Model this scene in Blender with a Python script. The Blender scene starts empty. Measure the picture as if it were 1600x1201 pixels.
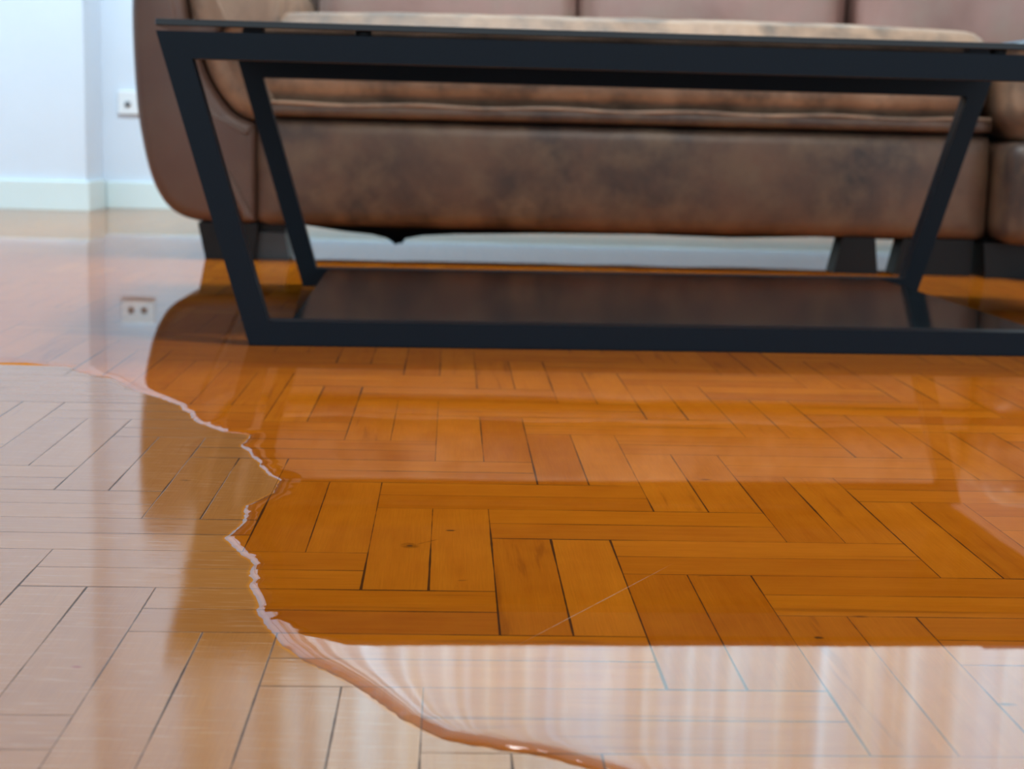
import bpy, bmesh, math, random
from mathutils import Vector, Matrix
random.seed(7)
C = bpy.context.scene.collection
sc = bpy.context.scene

# ------------------------------------------------------------------ camera
F_PX, HC, ROLL, PITCH = 2410.0, 0.30, 0.0245, math.radians(9.4094)
cam = bpy.data.cameras.new('camera'); camo = bpy.data.objects.new('camera', cam); C.objects.link(camo)
fwd = Vector((0, math.cos(PITCH), -math.sin(PITCH)))
up0 = Vector((0, math.sin(PITCH), math.cos(PITCH)))
rt = Vector((1, 0, 0))*math.cos(ROLL) + up0*math.sin(ROLL)
up = up0*math.cos(ROLL) - Vector((1, 0, 0))*math.sin(ROLL)
M = Matrix((rt, up, -fwd)).transposed().to_4x4(); M.translation = Vector((0, 0, HC))
camo.matrix_world = M
cam.sensor_width = 36; cam.sensor_fit = 'HORIZONTAL'; cam.lens = 36*F_PX/1600
cam.clip_start = 0.02
cam.dof.use_dof = True; cam.dof.focus_distance = 1.12; cam.dof.aperture_fstop = cam.lens/5.2
sc.camera = camo

# ------------------------------------------------------------------ light
sc.view_settings.view_transform = 'Standard'; sc.view_settings.look = 'None'
sc.view_settings.gamma = 1; sc.view_settings.use_curve_mapping = False
sc.view_settings.exposure = 0.0
sc.render.film_transparent = False
world = bpy.data.worlds.new('daylight'); sc.world = world; world.use_nodes = True
bg = world.node_tree.nodes['Background']
bg.inputs[0].default_value = (0.74, 0.88, 1.0, 1); bg.inputs[1].default_value = 1.25

def area(name, loc, rot, sx, sy, power, col):
    l = bpy.data.lights.new(name, 'AREA'); l.shape = 'RECTANGLE'; l.size = sx; l.size_y = sy
    l.energy = power; l.color = col
    o = bpy.data.objects.new(name, l); C.objects.link(o); o.location = loc; o.rotation_euler = rot
    return o
# daylight falling through the curtained window in the back wall
area('window_daylight', (0.85, 5.75, 1.9), (math.radians(-90), 0, 0), 4.9, 1.9, 185, (0.50, 0.84, 1.0))
# unseen fill light added up high to brighten the left wall
cl_ = area('wall_fill_light', (-1.5, 3.5, 2.62), (math.radians(48), 0, 0), 3.0, 0.4, 75, (0.62, 0.86, 1.0)); cl_.data.spread = math.radians(145)
# unseen fill light added overhead to brighten the foreground floor
area('near_fill_light', (0.5, 1.55, 2.66), (0, 0, 0), 0.45, 0.45, 21, (1.0, 0.97, 0.94))
area('room_fill_light', (0.3, 3.2, 2.66), (0, 0, 0), 1.0, 0.7, 32, (1.0, 0.96, 0.92))  # second added fill without a fixture, lifts the floor and seat tops

# ------------------------------------------------------------------ helpers
def mat(name):
    m = bpy.data.materials.new(name); m.use_nodes = True
    nt = m.node_tree
    return m, nt, nt.nodes, nt.links, nt.nodes['Principled BSDF']
def nd(nt, t, **kw):
    n = nt.nodes.new(t)
    for k, v in kw.items():
        if k.startswith('i_'):
            n.inputs[int(k[2:])].default_value = v
        else: setattr(n, k, v)
    return n
def math_n(nt, op, a, b=None, c=None):
    n = nt.nodes.new('ShaderNodeMath'); n.operation = op
    for i, x in enumerate((a, b, c)):
        if x is None: continue
        if isinstance(x, (int, float)): n.inputs[i].default_value = x
        else: nt.links.new(x, n.inputs[i])
    return n.outputs[0]
def mix_c(nt, fac, a, b, mode='MIX'):
    n = nt.nodes.new('ShaderNodeMix'); n.data_type = 'RGBA'; n.blend_type = mode
    if isinstance(fac, (int, float)): n.inputs[0].default_value = fac
    else: nt.links.new(fac, n.inputs[0])
    for i, x in ((6, a), (7, b)):
        if isinstance(x, tuple): n.inputs[i].default_value = (*x, 1)
        else: nt.links.new(x, n.inputs[i])
    return n.outputs[2]
def maprange(nt, v, a, b, c=0.0, d=1.0):
    n = nt.nodes.new('ShaderNodeMapRange'); n.clamp = True
    nt.links.new(v, n.inputs[0])
    for i, x in enumerate((a, b, c, d)): n.inputs[i+1].default_value = x
    return n.outputs[0]
def noise(nt, vec, scale, detail=3, rough=0.5, dist=0.0):
    n = nt.nodes.new('ShaderNodeTexNoise')
    n.inputs['Scale'].default_value = scale; n.inputs['Detail'].default_value = detail
    n.inputs['Roughness'].default_value = rough; n.inputs['Distortion'].default_value = dist
    if vec is not None: nt.links.new(vec, n.inputs['Vector'])
    return n.outputs['Fac']
def bump(nt, h, strength, dist, bsdf=None):
    b = nt.nodes.new('ShaderNodeBump'); b.inputs['Strength'].default_value = strength
    b.inputs['Distance'].default_value = dist; nt.links.new(h, b.inputs['Height'])
    if bsdf is not None: nt.links.new(b.outputs[0], bsdf.inputs['Normal'])
    return b

def obj(name, bm, m, parent=None, smooth=True, kind=None, label=None):
    me = bpy.data.meshes.new(name)
    bmesh.ops.recalc_face_normals(bm, faces=bm.faces) if getattr(bm, 'is_valid', True) else None
    bm.to_mesh(me); bm.free()
    me.materials.append(m)
    if smooth:
        for p in me.polygons: p.use_smooth = True
    o = bpy.data.objects.new(name, me); C.objects.link(o)
    if parent is not None: o.parent = parent
    if kind: o['kind'] = kind
    if label: o['label'] = label
    return o
def thing(name, label, cat, loc=(0, 0, 0), rz=0.0, group=None):
    o = bpy.data.objects.new(name, None); C.objects.link(o)
    o.location = loc; o.rotation_euler = (0, 0, rz); o['label'] = label; o['category'] = cat
    if group: o['group'] = group
    return o
def bevel(bm, w, seg=3, ang=0.6):
    es = [e for e in bm.edges if len(e.link_faces) == 2 and e.calc_face_angle(0) > ang]
    bmesh.ops.bevel(bm, geom=es, offset=w, segments=seg, profile=0.5, affect='EDGES', clamp_overlap=True)
def box_bm(x0, x1, y0, y1, z0, z1, bv=0.0, seg=2, bm=None):
    b = bm or bmesh.new()
    r = bmesh.ops.create_cube(b, size=1)
    for v in r['verts']:
        v.co = Vector((x0+(v.co.x+.5)*(x1-x0), y0+(v.co.y+.5)*(y1-y0), z0+(v.co.z+.5)*(z1-z0)))
    if bv: bevel(b, bv, seg)
    return b
def hexa(bm, pts):   # 8 pts: bottom 4 ccw, top 4 ccw
    v = [bm.verts.new(p) for p in pts]
    for f in ((0, 3, 2, 1), (4, 5, 6, 7), (0, 1, 5, 4), (1, 2, 6, 5), (2, 3, 7, 6), (3, 0, 4, 7)):
        bm.faces.new([v[i] for i in f])
def flat_shade(o):
    for p in o.data.polygons: p.use_smooth = False

from mathutils import noise as mn
def pillow(x0, x1, y0, y1, z0, z1, r, bulge=(0, 0, 0), n=(28, 10, 10), wr=0.0, wf=9.0, seed=0):
    """soft box: corners rounded by r, each face pushed out by bulge, fine wrinkles wr"""
    bm = bmesh.new()
    cx, cy, cz = (x0+x1)/2, (y0+y1)/2, (z0+z1)/2
    hx, hy, hz = (x1-x0)/2, (y1-y0)/2, (z1-z0)/2
    nx, ny, nz = n
    vs = {}
    def add(i, j, k):
        key = (i, j, k)
        if key in vs: return vs[key]
        a, b, c = 2*i/nx-1, 2*j/ny-1, 2*k/nz-1
        p = Vector((a*hx, b*hy, c*hz))
        q = Vector((max(-hx+r, min(hx-r, p.x)), max(-hy+r, min(hy-r, p.y)), max(-hz+r, min(hz-r, p.z))))
        d = p-q
        if d.length > 1e-9: p = q + d.normalized()*r
        w = lambda s: max(0.0, 1-s*s)
        p.x += (a)*bulge[0]*math.sqrt(w(b)*w(c)); p.y += b*bulge[1]*math.sqrt(w(a*a)*w(c)); p.z += c*bulge[2]*math.sqrt(w(a*a)*w(b))
        if wr:
            q2 = Vector((p.x*wf, p.y*wf*0.7, p.z*wf*0.5)) + Vector((seed*3.1, 0, 0))
            nn = mn.noise(q2) + 0.5*mn.noise(q2*2.7)
            p += p.normalized()*wr*nn
        vs[key] = bm.verts.new(p + Vector((cx, cy, cz)))
        return vs[key]
    def quad(*k): 
        bm.faces.new([add(*q) for q in k])
    # uneven grids near the rounding are fine: cells are small
    for i in range(nx):
        for j in range(ny):
            quad((i, j, 0), (i, j+1, 0), (i+1, j+1, 0), (i+1, j, 0)); quad((i, j, nz), (i+1, j, nz), (i+1, j+1, nz), (i, j+1, nz))
        for k in range(nz):
            quad((i, 0, k), (i+1, 0, k), (i+1, 0, k+1), (i, 0, k+1)); quad((i, ny, k), (i, ny, k+1), (i+1, ny, k+1), (i+1, ny, k))
    for j in range(ny):
        for k in range(nz):
            quad((0, j, k), (0, j, k+1), (0, j+1, k+1), (0, j+1, k)); quad((nx, j, k), (nx, j+1, k), (nx, j+1, k+1), (nx, j, k+1))
    return bm

def catmull(P, n=6, closed=True):
    out = []; m = len(P)
    rng = range(m) if closed else range(m-1)
    for i in rng:
        g = (lambda k: P[k % m]) if closed else (lambda k: P[max(0, min(m-1, k))])
        p0, p1, p2, p3 = g(i-1), g(i), g(i+1), g(i+2)
        for t in range(n):
            t = t/n
            out.append(tuple(0.5*((2*p1[a])+(-p0[a]+p2[a])*t+(2*p0[a]-5*p1[a]+4*p2[a]-p3[a])*t*t+(-p0[a]+3*p1[a]-3*p2[a]+p3[a])*t**3) for a in (0, 1)))
    if not closed: out.append(P[-1])
    return out
def profile_body(outline, front, back, r, seg=6, bulge=0.0, n=5):
    """closed XZ outline extruded along Y with softly rounded front and back edges"""
    P = catmull(outline, n)
    m = len(P)
    area2 = sum(P[i][0]*P[(i+1) % m][1]-P[(i+1) % m][0]*P[i][1] for i in range(m))
    if area2 < 0: P = P[::-1]
    N = []
    for i in range(m):
        a, b = P[i-1], P[(i+1) % m]; t = Vector((b[0]-a[0], b[1]-a[1])).normalized()
        N.append((t.y, -t.x))
    cxm = sum(p[0] for p in P)/m; czm = sum(p[1] for p in P)/m
    bm = bmesh.new(); rings = []
    levels = []
    for k in range(seg+1):
        a = math.pi/2*k/seg; levels.append((front + r*(1-math.sin(a)), r*(1-math.cos(a))))
    levels = [(front + r*(1-math.sin(math.pi/2*k/seg)), r*(1-math.cos(math.pi/2*k/seg))) for k in range(seg, -1, -1)]
    for k in range(1, 6): levels.append((front+r+(back-front-2*r)*k/6, 0))
    levels += [(back - r*(1-math.sin(math.pi/2*k/seg)), r*(1-math.cos(math.pi/2*k/seg))) for k in range(0, seg+1)]
    for (y, ins) in levels:
        rings.append([bm.verts.new((P[i][0]-N[i][0]*ins, y, P[i][1]-N[i][1]*ins)) for i in range(m)])
    for a, b in zip(rings, rings[1:]):
        for i in range(m): bm.faces.new((a[i], a[(i+1) % m], b[(i+1) % m], b[i]))
    # front and back caps: shrinking rings toward the centre with a slight bulge
    for ring, y, sgn in ((rings[0], levels[0][0], -1), (rings[-1], levels[-1][0], 1)):
        prev = ring
        base = [v.co.copy() for v in ring]
        for t in (0.85, 0.65, 0.4, 0.15):
            cur = [bm.verts.new((cxm+(c.x-cxm)*t, y+sgn*bulge*(1-t*t), czm+(c.z-czm)*t)) for c in base]
            for i in range(m):
                bm.faces.new((prev[i], prev[(i+1) % m], cur[(i+1) % m], cur[i]))
            prev = cur
        bm.faces.new(prev)
    return bm
def tube(pts, r, n=8, bm=None):
    bm = bm or bmesh.new(); rings = []
    for i, p in enumerate(pts):
        p = Vector(p); a = Vector(pts[max(0, i-1)]); b = Vector(pts[min(len(pts)-1, i+1)])
        t = (b-a).normalized(); s = t.cross(Vector((0, 0, 1)))
        s = s.normalized() if s.length > 1e-4 else Vector((1, 0, 0)); u = s.cross(t)
        rings.append([bm.verts.new(p + s*r*math.cos(2*math.pi*k/n) + u*r*math.sin(2*math.pi*k/n)) for k in range(n)])
    for a, b in zip(rings, rings[1:]):
        for k in range(n): bm.faces.new((a[k], a[(k+1) % n], b[(k+1) % n], b[k]))
    bm.faces.new(rings[0]); bm.faces.new(rings[-1])
    return bm

# ------------------------------------------------------------------ puddle outline on the floor (metres)
EDGE = [(-3.2, 2.02), (-1.4, 1.97), (-0.735, 1.9136), (-0.65, 1.878), (-0.60, 1.886), (-0.57, 1.868), (-0.5385, 1.8612), (-0.5224, 1.8235), (-0.508, 1.8159), (-0.4908, 1.7945), (-0.4724, 1.7878), (-0.455, 1.758), (-0.4413, 1.733), (-0.4259, 1.709), (-0.4112, 1.6898), (-0.3846, 1.6606), (-0.3663, 1.6351), (-0.3543, 1.6212), (-0.3468, 1.5956), (-0.3351, 1.5786), (-0.3267, 1.5509), (-0.3167, 1.5278), (-0.3064, 1.5154), (-0.2933, 1.4971), (-0.281, 1.4823), (-0.2676, 1.4776), (-0.2543, 1.4728), (-0.2528, 1.4572), (-0.2538, 1.4176), (-0.2405, 1.393), (-0.235, 1.3712), (-0.2246, 1.3505), (-0.2205, 1.3324), (-0.2132, 1.3151), (-0.2081, 1.3006), (-0.2011, 1.2914), (-0.1959, 1.2822), (-0.1951, 1.2632), (-0.194, 1.2356), (-0.1981, 1.2217), (-0.2032, 1.2059), (-0.2088, 1.1904), (-0.2077, 1.1759), (-0.204, 1.1601), (-0.2024, 1.1425), (-0.2021, 1.1271), (-0.2049, 1.1082), (-0.2074, 1.0917), (-0.2011, 1.0799), (-0.1915, 1.0602), (-0.1862, 1.0457), (-0.1795, 1.0382), (-0.1743, 1.0258), (-0.1745, 1.0087), (-0.1725, 0.9998), (-0.1689, 0.9912), (-0.1694, 0.9765), (-0.1652, 0.9641), (-0.16, 0.9507), (-0.156, 0.9362), (-0.1556, 0.9219), (-0.15, 0.9096), (-0.1449, 0.8952), (-0.1377, 0.879), (-0.1305, 0.8611), (-0.1256, 0.8536), (-0.1164, 0.8401), (-0.1097, 0.831), (-0.1035, 0.8252), (-0.0975, 0.8194), (-0.091, 0.8097), (-0.0851, 0.8042), (-0.0769, 0.7921), (-0.0707, 0.7811), (-0.0629, 0.7696), (-0.056, 0.7585), (-0.0479, 0.7468), (-0.0409, 0.7388), (-0.0306, 0.727), (-0.0225, 0.7226), (-0.0145, 0.7199), (-0.005, 0.7166), (0.0044, 0.714), (0.0199, 0.7087), (0.0306, 0.7017), (0.044, 0.6928), (0.0599, 0.6813), (0.0813, 0.6713), (0.1058, 0.6563), (0.1447, 0.634), (0.4, 0.56), (1.0, 0.50), (2.6, 0.47)]

# worn spots on the staves: centre, direction, half length, half width, strength, colour
KNOT = (-0.0713, 1.0842)
MARKS = [(-0.0434, 1.1300, 0.1, 0.0045, 0.0022, 0.85, (0.05, 0.03, 0.02)), (0.1900, 0.8990, 0.0, 0.0035, 0.0025, 0.8, (0.06, 0.03, 0.015)),
         (0.0600, 0.9600, 1.03, 0.115, 0.0006, 0.55, (0.85, 0.72, 0.55)), (-0.0300, 1.0010, 0.3, 0.004, 0.0016, 0.6, (0.2, 0.08, 0.02)),
         (-0.2380, 0.8170, 0.1, 0.004, 0.0024, 0.9, (0.30, 0.05, 0.01)), (0.1350, 1.0250, 0.1, 0.005, 0.0012, 0.7, (0.12, 0.05, 0.02))]
# ------------------------------------------------------------------ materials
def m_parquet():
    m, nt, N, L, B = mat('parquet_varnished')
    uv = nd(nt, 'ShaderNodeUVMap', uv_map='stave')
    sep = nd(nt, 'ShaderNodeSeparateXYZ'); L.new(uv.outputs[0], sep.inputs[0])
    at = nd(nt, 'ShaderNodeAttribute', attribute_name='rnd')
    rs = nd(nt, 'ShaderNodeSeparateColor'); L.new(at.outputs['Color'], rs.inputs[0])
    r1, r2, r3 = rs.outputs
    tc = nd(nt, 'ShaderNodeTexCoord'); pos = tc.outputs['Object']
    u, v = sep.outputs[0], sep.outputs[1]
    SL, SW = 0.2215, 0.0443
    du = math_n(nt, 'MINIMUM', u, math_n(nt, 'SUBTRACT', SL, u))
    dv = math_n(nt, 'MINIMUM', v, math_n(nt, 'SUBTRACT', SW, v))
    wob = noise(nt, pos, 60, 2)
    d = math_n(nt, 'MINIMUM', du, dv)
    d = math_n(nt, 'ADD', d, math_n(nt, 'MULTIPLY', math_n(nt, 'SUBTRACT', wob, 0.5), 0.0006))
    wsl = noise(nt, pos, 7, 1)
    width = math_n(nt, 'ADD', 0.00012, math_n(nt, 'MULTIPLY', maprange(nt, wsl, 0.42, 0.72), 0.00075))
    gap = math_n(nt, 'SUBTRACT', 1.0, math_n(nt, 'MULTIPLY', math_n(nt, 'SUBTRACT', d, width), 1/0.0003))
    cl = nd(nt, 'ShaderNodeClamp'); L.new(gap, cl.inputs[0]); gap = cl.outputs[0]
    # grain stretched along the stave
    comb = nd(nt, 'ShaderNodeCombineXYZ')
    L.new(math_n(nt, 'ADD', math_n(nt, 'MULTIPLY', u, 5.0), math_n(nt, 'MULTIPLY', r1, 40)), comb.inputs[0])
    L.new(math_n(nt, 'ADD', math_n(nt, 'MULTIPLY', v, 70.0), math_n(nt, 'MULTIPLY', r2, 40)), comb.inputs[1])
    g1 = noise(nt, comb.outputs[0], 1.0, 4, 0.55, 0.6)
    comb2 = nd(nt, 'ShaderNodeCombineXYZ')
    L.new(math_n(nt, 'ADD', math_n(nt, 'MULTIPLY', u, 26.0), math_n(nt, 'MULTIPLY', r2, 40)), comb2.inputs[0])
    L.new(math_n(nt, 'ADD', math_n(nt, 'MULTIPLY', v, 900.0), math_n(nt, 'MULTIPLY', r3, 40)), comb2.inputs[1])
    g2 = noise(nt, comb2.outputs[0], 1.0, 3, 0.6)
    blot = noise(nt, pos, 22, 3, 0.55)
    wet_a, wet_b = (0.86, 0.335, 0.020), (0.58, 0.165, 0.0065)
    dry_a, dry_b = (0.44, 0.185, 0.045), (0.34, 0.13, 0.030)
    t = math_n(nt, 'ADD', math_n(nt, 'ADD', math_n(nt, 'MULTIPLY', r1, 0.42), 0.10), math_n(nt, 'MULTIPLY', g1, 0.62))
    t = math_n(nt, 'ADD', t, math_n(nt, 'MULTIPLY', math_n(nt, 'SUBTRACT', blot, 0.5), 0.5))
    t = math_n(nt, 'SUBTRACT', t, 0.13)
    c2 = nd(nt, 'ShaderNodeClamp'); L.new(t, c2.inputs[0]); t = c2.outputs[0]
    # wet where the water stands (outline of the puddle, x as a function of y)
    sp = nd(nt, 'ShaderNodeSeparateXYZ'); L.new(pos, sp.inputs[0])
    fc = nt.nodes.new('ShaderNodeFloatCurve'); cv = fc.mapping.curves[0]
    Y0, Y1, X0, X1 = 0.45, 1.87, -1.0, 2.7
    pts = sorted([((y-Y0)/(Y1-Y0), (x-X0)/(X1-X0)) for x, y in EDGE if y < 1.869])
    keep = [pts[0]]
    for p in pts[1:]:
        if p[0]-keep[-1][0] > 0.0022: keep.append(p)
    cv.points[0].location = keep[0]; cv.points[1].location = keep[-1]
    for p in keep[1:-1]: cv.points.new(*p)
    for p in cv.points: p.handle_type = 'VECTOR'
    fc.mapping.use_clip = False; fc.mapping.update()
    L.new(math_n(nt, 'MULTIPLY', math_n(nt, 'SUBTRACT', sp.outputs[1], Y0), 1/(Y1-Y0)), fc.inputs['Value'])
    gx = math_n(nt, 'ADD', math_n(nt, 'MULTIPLY', fc.outputs[0], X1-X0), X0)
    gx = math_n(nt, 'SUBTRACT', gx, math_n(nt, 'MULTIPLY', maprange(nt, sp.outputs[1], 1.865, 1.89), 4.0))
    wet = maprange(nt, math_n(nt, 'SUBTRACT', sp.outputs[0], gx), -0.003, 0.003)
    col = mix_c(nt, wet, mix_c(nt, t, dry_a, dry_b), mix_c(nt, t, wet_a, wet_b))
    # dull scuffs that run across the room
    scv = nd(nt, 'ShaderNodeMapping'); scv.inputs['Scale'].default_value = (22, 330, 1); L.new(pos, scv.inputs[0])
    scr = noise(nt, scv.outputs[0], 1.0, 3, 0.65)
    worn = math_n(nt, 'MULTIPLY', maprange(nt, scr, 0.56, 0.72, 0.0, 0.30), math_n(nt, 'SUBTRACT', 1.0, wet))
    col = mix_c(nt, worn, col, (0.66, 0.44, 0.28))
    gr = maprange(nt, g2, 0.25, 0.75, 0.90, 1.06)
    grc = nd(nt, 'ShaderNodeCombineColor'); [L.new(gr, grc.inputs[i]) for i in range(3)]
    col = mix_c(nt, 1.0, col, grc.outputs[0], 'MULTIPLY')
    # small dark knots and dents
    vo = nd(nt, 'ShaderNodeTexVoronoi'); vo.inputs['Scale'].default_value = 9; 
    mp = nd(nt, 'ShaderNodeMapping'); mp.inputs['Scale'].default_value = (0.55, 1.3, 1); L.new(pos, mp.inputs[0]); L.new(mp.outputs[0], vo.inputs['Vector'])
    knot = maprange(nt, vo.outputs['Distance'], 0.012, 0.035, 0.75, 0.0)
    col = mix_c(nt, knot, col, (0.12, 0.045, 0.012))
    # dark streaks on some staves
    st = math_n(nt, 'MULTIPLY', maprange(nt, g1, 0.60, 0.68), maprange(nt, r3, 0.6, 0.75))
    col = mix_c(nt, math_n(nt, 'MULTIPLY', st, 0.35), col, (0.30, 0.10, 0.015))
    col = mix_c(nt, math_n(nt, 'MULTIPLY', gap, 0.86), col, (0.035, 0.022, 0.016))
    def mark(cx, cy, ang, lx, ly, amt, c):
        nonlocal col
        ax, ay = math.cos(ang), math.sin(ang)
        px = math_n(nt, 'SUBTRACT', sp.outputs[0], cx); py = math_n(nt, 'SUBTRACT', sp.outputs[1], cy)
        a = math_n(nt, 'ADD', math_n(nt, 'MULTIPLY', px, ax/lx), math_n(nt, 'MULTIPLY', py, ay/lx))
        b_ = math_n(nt, 'ADD', math_n(nt, 'MULTIPLY', px, -ay/ly), math_n(nt, 'MULTIPLY', py, ax/ly))
        b_ = math_n(nt, 'ADD', b_, math_n(nt, 'MULTIPLY', math_n(nt, 'SUBTRACT', wob, 0.5), 0.8))
        q = math_n(nt, 'ADD', math_n(nt, 'MULTIPLY', a, a), math_n(nt, 'MULTIPLY', b_, b_))
        f = math_n(nt, 'MULTIPLY', maprange(nt, q, 0.3, 1.0, amt, 0.0), maprange(nt, noise(nt, pos, 140, 2), 0.35, 0.55, 0.35, 1.0))
        col = mix_c(nt, f, col, c)
    mark(*KNOT, 0.2, 0.0075, 0.0085, 0.55, (0.22, 0.075, 0.006)); mark(KNOT[0], KNOT[1], 0.3, 0.0028, 0.0025, 0.8, (0.08, 0.04, 0.02))
    mark(KNOT[0]+0.012, KNOT[1]+0.012, 0.8, 0.012, 0.0008, 0.8, (0.10, 0.04, 0.01))
    for m_ in MARKS: mark(*m_)
    L.new(col, B.inputs['Base Color'])
    rough = maprange(nt, scr, 0.3, 0.8, 0.03, 0.115)
    L.new(rough, B.inputs['Roughness'])
    L.new(math_n(nt, 'MULTIPLY', maprange(nt, wet, 0, 1, 0.24, 0.0), math_n(nt, 'SUBTRACT', 1.0, math_n(nt, 'MULTIPLY', gap, 0.9))), B.inputs['Specular IOR Level'])
    L.new(maprange(nt, wet, 0, 1, 1.5, 1.45), B.inputs['IOR'])
    B.inputs['Coat Weight'].default_value = 0.0
    h = math_n(nt, 'SUBTRACT', math_n(nt, 'MULTIPLY', scr, math_n(nt, 'SUBTRACT', 0.30, math_n(nt, 'MULTIPLY', wet, 0.26))), gap)
    h = math_n(nt, 'ADD', h, math_n(nt, 'MULTIPLY', noise(nt, pos, 16, 1), 0.35))
    # the boards near the door side rise very slightly (half a degree)
    h = math_n(nt, 'SUBTRACT', h, maprange(nt, sp.outputs[1], 0.3, 1.0, 0.0, 36.0))
    b = bump(nt, h, 0.25, 0.0006, B)
    return m
def m_water():
    m, nt, N, L, B = mat('clear_water'); N.remove(B)
    out = [n for n in N if n.type == 'OUTPUT_MATERIAL'][0]
    tr = nd(nt, 'ShaderNodeBsdfTransparent'); tr.inputs[0].default_value = (0.99, 0.995, 1, 1)
    gl = nd(nt, 'ShaderNodeBsdfGlossy'); gl.inputs['Roughness'].default_value = 0.012
    fr = nd(nt, 'ShaderNodeFresnel'); fr.inputs[0].default_value = 1.56
    mx = nd(nt, 'ShaderNodeMixShader'); L.new(fr.outputs[0], mx.inputs[0]); L.new(tr.outputs[0], mx.inputs[1]); L.new(gl.outputs[0], mx.inputs[2])
    L.new(mx.outputs[0], out.inputs[0])
    tc = nd(nt, 'ShaderNodeTexCoord')
    h = noise(nt, tc.outputs['Object'], 5.0, 1)
    b = bump(nt, h, 0.10, 0.0012)
    L.new(b.outputs[0], gl.inputs['Normal'])
    return m
def m_leather(name, a, b, c, rough=0.42, scale=3.2, wrinkle=0.5):
    m, nt, N, L, B = mat(name)
    tc = nd(nt, 'ShaderNodeTexCoord'); p = tc.outputs['Object']
    n1 = noise(nt, p, scale, 4, 0.6, 0.3); n2 = noise(nt, p, scale*2.6, 3, 0.6)
    col = mix_c(nt, maprange(nt, n1, 0.35, 0.65), a, b)
    col = mix_c(nt, maprange(nt, n2, 0.45, 0.75), col, c)
    L.new(col, B.inputs['Base Color'])
    B.inputs['Roughness'].default_value = rough; B.inputs['Specular IOR Level'].default_value = 0.55
    vo = nd(nt, 'ShaderNodeTexVoronoi'); vo.inputs['Scale'].default_value = 260; L.new(p, vo.inputs['Vector'])
    mp = nd(nt, 'ShaderNodeMapping'); mp.inputs['Scale'].default_value = (14, 6, 3); L.new(p, mp.inputs[0])
    w = noise(nt, mp.outputs[0], 1.0, 4, 0.6, 0.4)
    h = math_n(nt, 'ADD', math_n(nt, 'MULTIPLY', w, wrinkle), math_n(nt, 'MULTIPLY', vo.outputs['Distance'], 0.06))
    bump(nt, h, 0.5, 0.012, B)
    return m
def m_plain(name, col, rough=0.5, spec=0.5, nscale=0, namt=0.0, metal=0.0, bumpd=0.0):
    m, nt, N, L, B = mat(name)
    B.inputs['Roughness'].default_value = rough; B.inputs['Specular IOR Level'].default_value = spec; B.inputs['Metallic'].default_value = metal
    if nscale:
        tc = nd(nt, 'ShaderNodeTexCoord'); n1 = noise(nt, tc.outputs['Object'], nscale, 4)
        dark = tuple(x*(1-namt) for x in col)
        L.new(mix_c(nt, maprange(nt, n1, 0.3, 0.7), col, dark), B.inputs['Base Color'])
        if bumpd: bump(nt, n1, 0.4, bumpd, B)
    else: B.inputs['Base Color'].default_value = (*col, 1)
    return m
def m_wall(name, col):
    m, nt, N, L, B = mat(name)
    tc = nd(nt, 'ShaderNodeTexCoord'); p = tc.outputs['Object']
    n1 = noise(nt, p, 2.3, 4, 0.6)
    L.new(mix_c(nt, maprange(nt, n1, 0.35, 0.75), col, tuple(x*0.95 for x in col)), B.inputs['Base Color'])
    B.inputs['Roughness'].default_value = 0.6; B.inputs['Specular IOR Level'].default_value = 0.3
    bump(nt, noise(nt, p, 120, 2), 0.15, 0.0006, B)
    return m
def m_curtain():
    m, nt, N, L, B = mat('sheer_curtain'); N.remove(B)
    out = [n for n in N if n.type == 'OUTPUT_MATERIAL'][0]
    tc = nd(nt, 'ShaderNodeTexCoord')
    mp = nd(nt, 'ShaderNodeMapping'); mp.inputs['Scale'].default_value = (3.2, 0.0, 0.05); L.new(tc.outputs['Object'], mp.inputs[0])
    n1 = noise(nt, mp.outputs[0], 1.6, 5, 0.65)
    col = mix_c(nt, maprange(nt, n1, 0.35, 0.62), (0.78, 0.60, 0.47), (0.93, 0.92, 0.93))  # fold shading put into the cloth colour as darker warm stripes
    d = nd(nt, 'ShaderNodeBsdfDiffuse'); t = nd(nt, 'ShaderNodeBsdfTranslucent')
    L.new(col, d.inputs[0]); L.new(col, t.inputs[0])
    mx = nd(nt, 'ShaderNodeMixShader'); mx.inputs[0].default_value = 0.65
    L.new(d.outputs[0], mx.inputs[1]); L.new(t.outputs[0], mx.inputs[2]); L.new(mx.outputs[0], out.inputs[0])
    return m
def m_glass_black(name, col, rough):
    m, nt, N, L, B = mat(name)
    tc = nd(nt, 'ShaderNodeTexCoord')
    n1 = noise(nt, tc.outputs['Object'], 6, 3)
    B.inputs['Base Color'].default_value = (*col, 1); B.inputs['IOR'].default_value = 1.5
    L.new(maprange(nt, n1, 0.3, 0.7, rough, rough*1.8), B.inputs['Roughness'])
    return m
PARQ = m_parquet(); WATER = m_water()
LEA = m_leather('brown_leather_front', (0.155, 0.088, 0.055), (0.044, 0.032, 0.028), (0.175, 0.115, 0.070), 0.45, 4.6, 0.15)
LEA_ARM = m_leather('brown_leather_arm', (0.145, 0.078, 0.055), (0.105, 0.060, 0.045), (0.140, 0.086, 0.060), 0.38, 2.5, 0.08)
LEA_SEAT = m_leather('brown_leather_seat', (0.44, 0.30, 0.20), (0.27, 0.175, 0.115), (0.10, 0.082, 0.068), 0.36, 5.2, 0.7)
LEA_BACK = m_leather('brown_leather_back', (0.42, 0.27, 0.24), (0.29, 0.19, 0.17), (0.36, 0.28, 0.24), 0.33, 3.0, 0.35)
LINING = m_plain('black_lining_cloth', (0.008, 0.009, 0.010), 0.85, 0.2, 30, 0.3)
LEGBLK = m_plain('black_plastic_leg', (0.003, 0.0035, 0.004), 0.45, 0.3, 12, 0.3)
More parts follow.
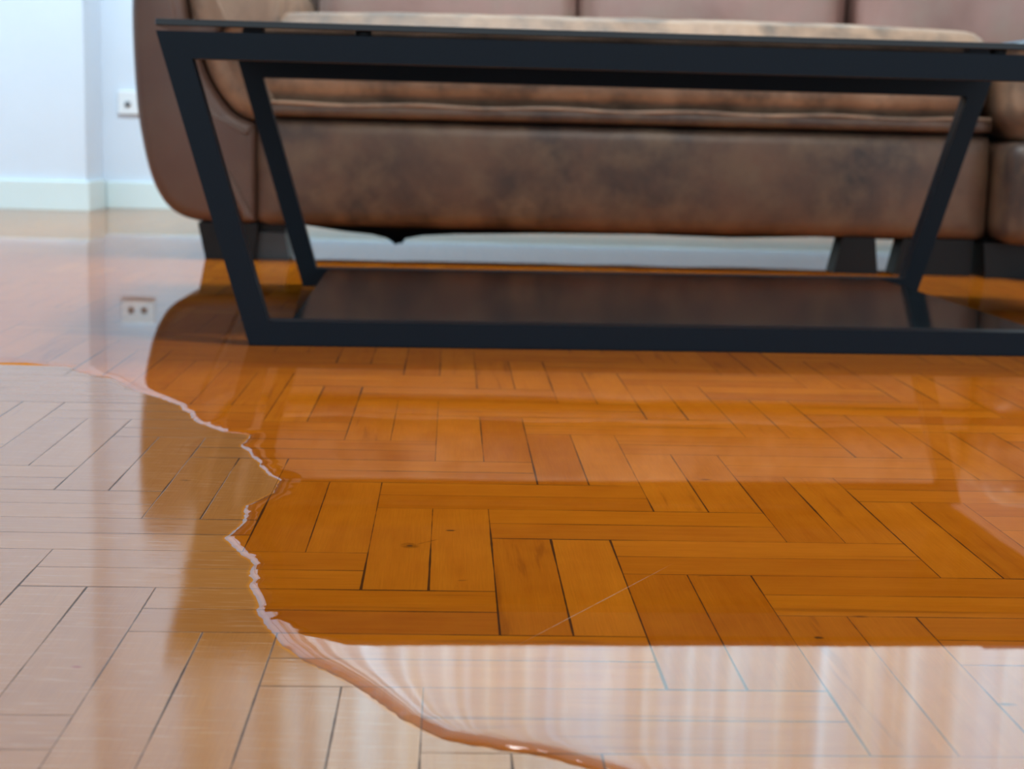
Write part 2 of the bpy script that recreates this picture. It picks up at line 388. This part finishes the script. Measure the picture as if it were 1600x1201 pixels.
LEGGRY = m_plain('dark_grey_plastic_leg', (0.05, 0.055, 0.058), 0.4, 0.5, 12, 0.3)
METAL = m_plain('charcoal_powder_coat', (0.0024, 0.0088, 0.0175), 0.45, 0.20, 300, 0.25, bumpd=0.0002)
GLTOP = m_glass_black('black_glass_top', (0.006, 0.007, 0.008), 0.03)
GLSH = m_glass_black('black_glass_shelf', (0.010, 0.022, 0.028), 0.07)
WALL = m_wall('white_wall_paint', (0.70, 0.79, 0.89))
BASEB = m_plain('white_skirting_paint', (0.70, 0.83, 0.84), 0.45, 0.4, 3, 0.05)
CEIL = m_plain('ceiling_paint', (0.85, 0.87, 0.88), 0.8, 0.2, 3, 0.03)
PLAST = m_plain('white_plastic', (0.82, 0.87, 0.90), 0.35, 0.5, 5, 0.02)
HOLE = m_plain('grey_socket_hole', (0.16, 0.18, 0.20), 0.6, 0.3)
FRAMEW = m_plain('white_window_frame', (0.75, 0.75, 0.74), 0.4, 0.5, 4, 0.04)
CURT = m_curtain()
TRAYM = m_plain('pale_blue_glaze', (0.45, 0.62, 0.78), 0.15, 0.6, 20, 0.1)

# ------------------------------------------------------------------ room
def build_floor():
    bm = bmesh.new(); uvl = bm.loops.layers.uv.new('stave'); cl = bm.loops.layers.float_color.new('rnd')
    w, L = 0.0443, 0.2215; th = math.radians(2.4); ax, ay = -0.105, 1.195
    ct, st = math.cos(th), math.sin(th)
    def W(a, b): return (ax + a*ct - b*st, ay + a*st + b*ct, 0)
    X0, X1, Y0, Y1 = -3.25, 4.0, -1.4, 5.3
    rnd = random.Random(11)
    def stave(a0, a1, b0, b1, horiz):
        c = W((a0+a1)/2, (b0+b1)/2)
        if not (X0-.15 < c[0] < X1+.15 and Y0-.15 < c[1] < Y1+.05): return
        f = bm.faces.new([bm.verts.new(W(*p)) for p in ((a0, b0), (a1, b0), (a1, b1), (a0, b1))])
        uvs = ((0, 0), (L, 0), (L, w), (0, w)) if horiz else ((0, 0), (0, w), (L, w), (L, 0))
        rc = (rnd.random(), rnd.random(), rnd.random(), 1)
        for l, q in zip(f.loops, uvs): l[uvl].uv = q; l[cl] = rc
    for i in range(-90, 110):
        for j in range(-25, 40):
            a, b = (2*i+7*j)*w, (-2*i+3*j)*w
            c = W(a, b)
            if not (X0-.5 < c[0] < X1+.5 and Y0-.5 < c[1] < Y1+.5): continue
            for k in range(2):
                stave(a+k*w, a+(k+1)*w, b-5*w, b, False)
                stave(a+2*w, a+7*w, b-(k+1)*w, b-k*w, True)
    bmesh.ops.remove_doubles(bm, verts=bm.verts, dist=1e-5)
    o = obj('floor', bm, PARQ, smooth=False, kind='structure')
    return o
build_floor()

YL, YB, XR = 5.05, 5.26, -1.40          # left wall face, back wall face, corner
obj('wall_left', box_bm(-3.3, XR, YL, YL+0.5, 0, 2.7), WALL, smooth=False, kind='structure')
bw = box_bm(XR, 4.1, YB, YB+0.25, 0, 0.95)
box_bm(XR, -0.7, YB, YB+0.25, 0.95, 2.7, bm=bw); box_bm(3.0, 4.1, YB, YB+0.25, 0.95, 2.7, bm=bw); box_bm(-0.7, 3.0, YB, YB+0.25, 2.55, 2.7, bm=bw)
obj('wall_back', bw, WALL, smooth=False, kind='structure')
obj('wall_side', box_bm(-3.5, -3.3, -1.5, 5.5, 0, 2.7), WALL, smooth=False, kind='structure')
obj('ceiling', box_bm(-3.5, 4.1, -1.5, 5.5, 2.7, 2.8), CEIL, smooth=False, kind='structure')
bb = box_bm(-3.3, XR+0.012, YL-0.014, YL-0.0005, 0.0, 0.098, 0.004, 2); obj('baseboard_left', bb, BASEB, smooth=False, kind='structure')
obj('baseboard_corner', box_bm(XR+0.0005, XR+0.012, YL-0.0005, YB-0.012, 0, 0.098, 0.003, 2), BASEB, smooth=False, kind='structure')
obj('baseboard_back', box_bm(XR+0.0125, 4.0, YB-0.014, YB-0.0005, 0, 0.092, 0.004, 2), BASEB, smooth=False, kind='structure')
wf = bmesh.new()
for x0, x1, z0, z1 in ((-0.7, 3.0, .95, 1.01), (-0.7, 3.0, 2.49, 2.55), (-0.7, -0.64, 1.01, 2.49), (2.94, 3.0, 1.01, 2.49), (0.24, 0.30, 1.01, 2.49), (1.60, 1.66, 1.01, 2.49)):
    box_bm(x0, x1, YB+0.10, YB+0.16, z0, z1, bm=wf)
obj('window_1', wf, FRAMEW, smooth=False, kind='structure')

# sheer curtain hanging in front of the window
def build_curtain():
    bm = bmesh.new(); nx, nz = 760, 5; rows = []
    x0, x1 = -1.12, 3.15; rr = random.Random(5)
    ph = 0.0; P = []
    x = x0
    for i in range(nx+1):
        x = x0+(x1-x0)*i/nx
        f = 7.0+2.5*mn.noise(Vector((x*1.3, 0, 3.3)))
        ph += f*(x1-x0)/nx*2*math.pi
        P.append((x, 0.030*math.sin(ph)+0.018*mn.noise(Vector((x*9, 1, 0)))))
    for s in (0.0, 0.0015):
        rows = []
        for k in range(nz+1):
            z = 0.82+(2.60-0.82)*k/nz
            a = 0.7+0.45*(1-k/nz)
            rows.append([bm.verts.new((p[0], YB-0.13+p[1]*a+s, z)) for p in P])
        for a, b in zip(rows, rows[1:]):
            for i in range(nx): bm.faces.new((a[i], a[i+1], b[i+1], b[i]))
        if s == 0: break
    o = obj('sheer_curtain', bm, CURT)
    o['label'] = 'white sheer curtain in soft folds, mirrored pale in the foreground water'; o['category'] = 'curtain'
    rod = tube([(-1.395, YB-0.13, 2.62), (3.3, YB-0.13, 2.62)], 0.014, 12)
    r = obj('curtain_rod', rod, FRAMEW); r['label'] = 'white curtain rod above the window behind the sofa'; r['category'] = 'curtain rod'
build_curtain()

# wall socket on the back wall
so = thing('wall_socket', 'white plastic power socket low on the wall left of the sofa', 'socket', (-1.345, YB-0.0005, 0.316))
obj('cover_plate', box_bm(0, 0.115, -0.012, 0, 0, 0.078, 0.004, 3), PLAST, so, smooth=False)
for px in (0.035, 0.08):
    bm = bmesh.new(); bmesh.ops.create_cone(bm, cap_ends=True, segments=20, radius1=0.010, radius2=0.010, depth=0.004, matrix=Matrix.Translation((px, -0.0145, 0.034)) @ Matrix.Rotation(math.pi/2, 4, 'X'))
    obj('plug_hole', bm, HOLE, so)

# ------------------------------------------------------------------ water
def build_water():
    H, lam = 0.0022, 0.0055
    P = [Vector(p) for p in EDGE]
    # resample finely with small ragged jitter near the camera
    Q = []
    for a, b in zip(P, P[1:]):
        d = (b-a).length; step = 0.004 if (a.y < 2.3 and a.x < 0.6) else 0.03
        n = max(1, int(d/step))
        for k in range(n):
            q = a.lerp(b, k/n)
            t = (b-a).normalized(); nn = Vector((-t.y, t.x))
            j = mn.noise(Vector((q.x*160, q.y*160, 0)))*0.0016 + mn.noise(Vector((q.x*420, q.y*420, 5)))*0.0009
            if a.x < 0.6 and a.y < 2.3: q = q + nn*j
            Q.append(q)
    Q.append(P[-1])
    m = len(Q)
    arc = [0.0]
    for a, b in zip(Q, Q[1:]): arc.append(arc[-1]+(b-a).length)
    import bisect
    def smooth(sig):
        if sig < 0.001: return list(Q)
        out = []
        for i in range(m):
            lo = bisect.bisect_left(arc, arc[i]-2.5*sig); hi = bisect.bisect_right(arc, arc[i]+2.5*sig)
            r = min(i-lo, hi-1-i); sx = sy = sw = 0
            for k in range(lo, hi):
                w = math.exp(-0.5*((arc[k]-arc[i])/sig)**2)
                lenw = (arc[min(m-1, k+1)]-arc[max(0, k-1)])
                w *= lenw; sx += Q[k].x*w; sy += Q[k].y*w; sw += w
            out.append(Vector((sx/sw, sy/sw)))
        out[0] = Q[0]; out[-1] = Q[-1]
        return out
    DS = [0, .0004, .0009, .0016, .0025, .0036, .005, .007, .0095, .013, .018, .025, .035]
    bm = bmesh.new(); rings = []
    near = Q
    for d in DS:
        S = smooth(d*2.6) if d else Q
        T = smooth(max(0.005, d*2.6))
        ring = []
        for i in range(m):
            t = (T[min(m-1, i+1)]-T[max(0, i-1)])
            t = t.normalized() if t.length > 1e-9 else Vector((0, -1))
            nn = Vector((-t.y, t.x))      # points into the water (left hand side is +x when walking toward the camera)
            q = S[i] + nn*d
            if d == 0: dist = 0
            else:
                lo = max(0, i-40); hi = min(m-1, i+40)
                dist = min((Q[k]-q).length for k in range(lo, hi+1))
            z = H*(1-math.exp(-dist/lam)) if d < 0.03 else H
            far = max(0.0, min(1.0, (-0.50-q.x)/0.10))       # the film thins out gently towards the left
            z = z*(1-far) + far*H*min(1.0, dist/0.034)
            ring.append(bm.verts.new((q.x, q.y, 0.00002+z)))
        rings.append(ring)
    for a, b in zip(rings, rings[1:]):
        for i in range(m-1):
            try: bm.faces.new((a[i], a[i+1], b[i+1], b[i]))
            except ValueError: pass
    last = rings[-1]
    c = [bm.verts.new(p + (H,)) for p in ((2.6, YB-0.016), (XR+0.014, YB-0.016), (XR+0.014, YL-0.016), (-3.2, YL-0.016))]
    # fill the open water with triangles
    poly = last + c
    edges = []
    for i in range(len(poly)):
        a, b = poly[i], poly[(i+1) % len(poly)]
        e = bm.edges.get((a, b)) or bm.edges.new((a, b)); edges.append(e)
    bmesh.ops.triangle_fill(bm, use_beauty=True, use_dissolve=False, edges=edges, normal=(0, 0, 1))
    for f in bm.faces:
        f.normal_update()
        if f.normal.z < 0: f.normal_flip()
    me = bpy.data.meshes.new('water_puddle'); bm.to_mesh(me); bm.free(); me.materials.append(WATER)
    for p in me.polygons: p.use_smooth = True
    me.update()
    nrm = [tuple(v.normal) for v in me.vertices]
    for v in me.vertices:
        if v.index >= len(DS[:-1])*m: nrm[v.index] = (0, 0, 1)      # open water lies dead level
    me.normals_split_custom_set_from_vertices(nrm)
    o = bpy.data.objects.new('water_puddle', me); C.objects.link(o)
    o['label'] = 'wide shallow puddle of clear water with ragged left edge on the parquet'; o['category'] = 'puddle'
    return o
build_water()

# ------------------------------------------------------------------ coffee table
def build_table():
    t = thing('coffee_table', 'low charcoal metal coffee table with slanted legs and black glass top', 'coffee table', (-0.358, 2.079, 0), math.radians(4.237))
    def frame(y0, y1, off):
        # trapezoid ring, one mitred loop of square tube
        o = [(-0.121+off, 0.416), (1.293+off, 0.416), (1.173+off, 0.0004), (-0.001+off, 0.0004)]
        i = [(-0.0755+off, 0.3805), (1.2475+off, 0.3805), (1.1495+off, 0.0345), (0.0225+off, 0.0345)]
        i = [(-0.0745+off, 0.381), (1.2465+off, 0.381), (1.148+off, 0.034), (0.024+off, 0.034)]
        bm = bmesh.new()
        vo = [[bm.verts.new((p[0], y, p[1])) for p in o] for y in (y0, y1)]
        vi = [[bm.verts.new((p[0], y, p[1])) for p in i] for y in (y0, y1)]
        for k in range(4):
            n = (k+1) % 4
            bm.faces.new((vo[0][k], vo[0][n], vi[0][n], vi[0][k])); bm.faces.new((vo[1][n], vo[1][k], vi[1][k], vi[1][n]))
            bm.faces.new((vo[0][n], vo[0][k], vo[1][k], vo[1][n])); bm.faces.new((vi[0][k], vi[0][n], vi[1][n], vi[1][k]))
        bevel(bm, 0.0012, 2)
        obj('frame', bm, METAL, t, smooth=False)
    frame(0, 0.036, 0.0); frame(0.80, 0.836, 0.022)
    obj('tabletop', box_bm(-0.1215, 1.302, 0.0, 0.838, 0.4225, 0.4315, 0.0012, 2), GLTOP, t, smooth=False, label='black glass tabletop panel')
    bm = bmesh.new()
    v = [(0.055, 0.0362), (1.118, 0.0362), (1.118, 0.7995), (0.069, 0.7995)]
    hexa(bm, [(a, b, 0.0255) for a, b in v] + [(a, b, 0.0335) for a, b in v]); bevel(bm, 0.001, 2)
    obj('lower_shelf', bm, GLSH, t, smooth=False, label='black glass lower shelf panel')
    for (x, y) in ((0.15, 0.018), (1.02, 0.018), (0.17, 0.818), (1.04, 0.818)):
        bm = bmesh.new(); bmesh.ops.create_cone(bm, cap_ends=True, segments=16, radius1=0.011, radius2=0.011, depth=0.0066, matrix=Matrix.Translation((x, y, 0.4193)))
        obj('spacer_pad', bm, LEGBLK, t)
    tr = thing('tray', 'thin pale blue tray at the right end of the coffee table top', 'tray', (0.700, 2.168, 0.4315), math.radians(4.237))
    obj('tray_base', box_bm(0, 0.26, 0.0, 0.14, 0, 0.005, 0.002, 2), TRAYM, tr, smooth=False)
    rim = bmesh.new()
    for a in ((0, .26, 0, .006), (0, .26, .134, .14), (0, .006, .006, .134), (.254, .26, .006, .134)): box_bm(a[0], a[1], a[2], a[3], 0.005, 0.0075, bm=rim)
    obj('rim', rim, TRAYM, tr, smooth=False)
build_table()

# ------------------------------------------------------------------ sofa  (local x along the front, y to the back)
def build_sofa():
    s = thing('sofa', 'large brown leather sofa on black block legs behind the coffee table', 'sofa', (-0.683, 3.390, 0), math.radians(1.4877))
    # armrest: upright panel with a curved outer side
    arm = [(-0.150, 0.60), (-0.155, 0.50), (-0.149, 0.35), (-0.139, 0.268), (-0.121, 0.186), (-0.096, 0.131), (-0.062, 0.098), (-0.013, 0.083),
           (0.05, 0.081), (0.108, 0.082), (0.113, 0.10), (0.113, 0.20), (0.113, 0.285), (0.10, 0.301), (0.060, 0.322), (0.020, 0.373), (-0.006, 0.430), (-0.028, 0.50), (-0.038, 0.56),
           (-0.055, 0.63), (-0.085, 0.655), (-0.125, 0.645)]
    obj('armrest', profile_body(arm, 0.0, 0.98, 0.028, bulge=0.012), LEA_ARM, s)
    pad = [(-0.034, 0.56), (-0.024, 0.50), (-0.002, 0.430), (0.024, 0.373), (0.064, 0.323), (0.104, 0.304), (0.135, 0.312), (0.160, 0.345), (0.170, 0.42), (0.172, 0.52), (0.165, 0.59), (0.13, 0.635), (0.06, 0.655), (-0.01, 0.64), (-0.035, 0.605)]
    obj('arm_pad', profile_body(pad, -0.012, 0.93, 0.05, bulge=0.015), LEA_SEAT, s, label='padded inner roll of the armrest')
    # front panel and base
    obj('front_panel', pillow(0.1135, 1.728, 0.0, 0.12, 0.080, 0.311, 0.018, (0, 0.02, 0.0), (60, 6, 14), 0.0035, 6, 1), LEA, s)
    obj('seat_base', box_bm(0.1, 2.55, 0.115, 0.95, 0.082, 0.315, 0.01), LINING, s, smooth=False)
    # main seat cushion with its lower band and piping
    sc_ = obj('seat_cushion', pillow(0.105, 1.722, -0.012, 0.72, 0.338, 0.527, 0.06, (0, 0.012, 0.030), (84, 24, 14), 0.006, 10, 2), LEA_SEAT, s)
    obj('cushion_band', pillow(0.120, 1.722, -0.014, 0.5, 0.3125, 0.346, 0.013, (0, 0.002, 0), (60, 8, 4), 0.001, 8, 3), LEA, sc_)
    pts = [(0.125+i*(1.59/60), -0.013+0.0015*math.sin(i*1.3), 0.3425+0.0022*math.sin(i*0.55+1)) for i in range(61)]
    obj('piping', tube(pts, 0.0045, 8), LEA_SEAT, sc_)
    # back cushions
    for k, (a, b, dy) in enumerate(((0.178, 0.846, 0), (0.852, 1.538, -0.01), (1.546, 2.24, -0.09))):
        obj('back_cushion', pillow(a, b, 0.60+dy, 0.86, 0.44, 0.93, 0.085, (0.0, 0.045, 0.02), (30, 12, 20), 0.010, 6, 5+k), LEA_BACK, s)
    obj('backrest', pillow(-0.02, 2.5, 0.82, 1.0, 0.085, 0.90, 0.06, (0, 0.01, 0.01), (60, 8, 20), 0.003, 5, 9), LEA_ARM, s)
    # right hand seat, a little further forward
    obj('front_panel', pillow(1.734, 2.5, -0.115, 0.12, 0.078, 0.298, 0.03, (0, 0.02, 0), (36, 10, 12), 0.003, 6, 12), LEA, s)
    c2 = obj('seat_cushion', pillow(1.732, 2.5, -0.125, 0.72, 0.306, 0.505, 0.07, (0.0, 0.02, 0.022), (40, 24, 12), 0.006, 9, 13), LEA_SEAT, s)
    # sagging dust cover beneath
    cp = [(0.10, .078), (0.18, .066), (0.28, .052), (0.35, .046), (0.385, .038), (0.402, .026), (0.408, .020), (0.413, .029), (0.42, .024), (0.430, .038), (0.47, .046), (0.55, .051), (0.75, .057), (1.0, .060), (1.2, .057), (1.4, .064), (1.7, .06), (2.5, .05)]
    def zc(x):
        for (a, za), (b, zb) in zip(cp, cp[1:]):
            if a <= x <= b: return za+(zb-za)*(x-a)/(b-a)
        return cp[-1][1]
    bm = bmesh.new(); xs = [0.10+2.4*i/480 for i in range(481)]; ys = [0.02, .08, .14, .18, .22, .24, .25, .26, .28, .32, .4, .55, .75, .95]
    top = []; grid = []
    for y in ys:
        w = math.exp(-((y-0.25)/0.12)**2)*0.9+0.1*(0.25 < y < .9)
        w = 1.0 if abs(y-0.25) < 1e-6 else w
        grid.append([bm.verts.new((x, y, 0.0805-(0.0805-zc(x))*w)) for x in xs])
        top.append([bm.verts.new((x, y, 0.0835)) for x in xs])
    for a, b in zip(grid, grid[1:]):
        for i in range(480): bm.faces.new((a[i], b[i], b[i+1], a[i+1]))
    for a, b in zip(top, top[1:]):
        for i in range(480): bm.faces.new((a[i], a[i+1], b[i+1], b[i]))
    for g, t_ in ((grid[0], top[0]), (grid[-1], top[-1])):
        for i in range(480): bm.faces.new((g[i], g[i+1], t_[i+1], t_[i]))
    obj('dust_cover', bm, LINING, s, label='black lining cloth sagging under the sofa')
    def leg(xt0, xt1, xb0, xb1, y0, y1, zt, m=LEGBLK, lab=None):
        bm = bmesh.new()
        hexa(bm, [(xb0, y0, 0.0004), (xb1, y0, 0.0004), (xb1, y1, 0.0004), (xb0, y1, 0.0004), (xt0, y0, zt), (xt1, y0, zt), (xt1, y1, zt), (xt0, y1, zt)])
        bevel(bm, 0.003, 2); obj('leg', bm, m, s, smooth=False, label=lab)
    leg(-0.016, 0.115, 0.0, 0.108, 0.01, 0.09, 0.0805)
    leg(0.113, 0.170, 0.104, 0.182, 0.04, 0.12, 0.060, LEGGRY, 'dark grey wedge foot')
    leg(0.10, 0.172, 0.112, 0.166, 0.05, 0.11, 0.080)
    leg(1.410, 1.482, 1.392, 1.492, 0.005, 0.08, 0.0805)
    leg(1.545, 1.70, 1.528, 1.70, 0.005, 0.08, 0.0805)
    leg(1.712, 2.45, 1.72, 2.42, -0.035, 0.5, 0.077)
build_sofa()
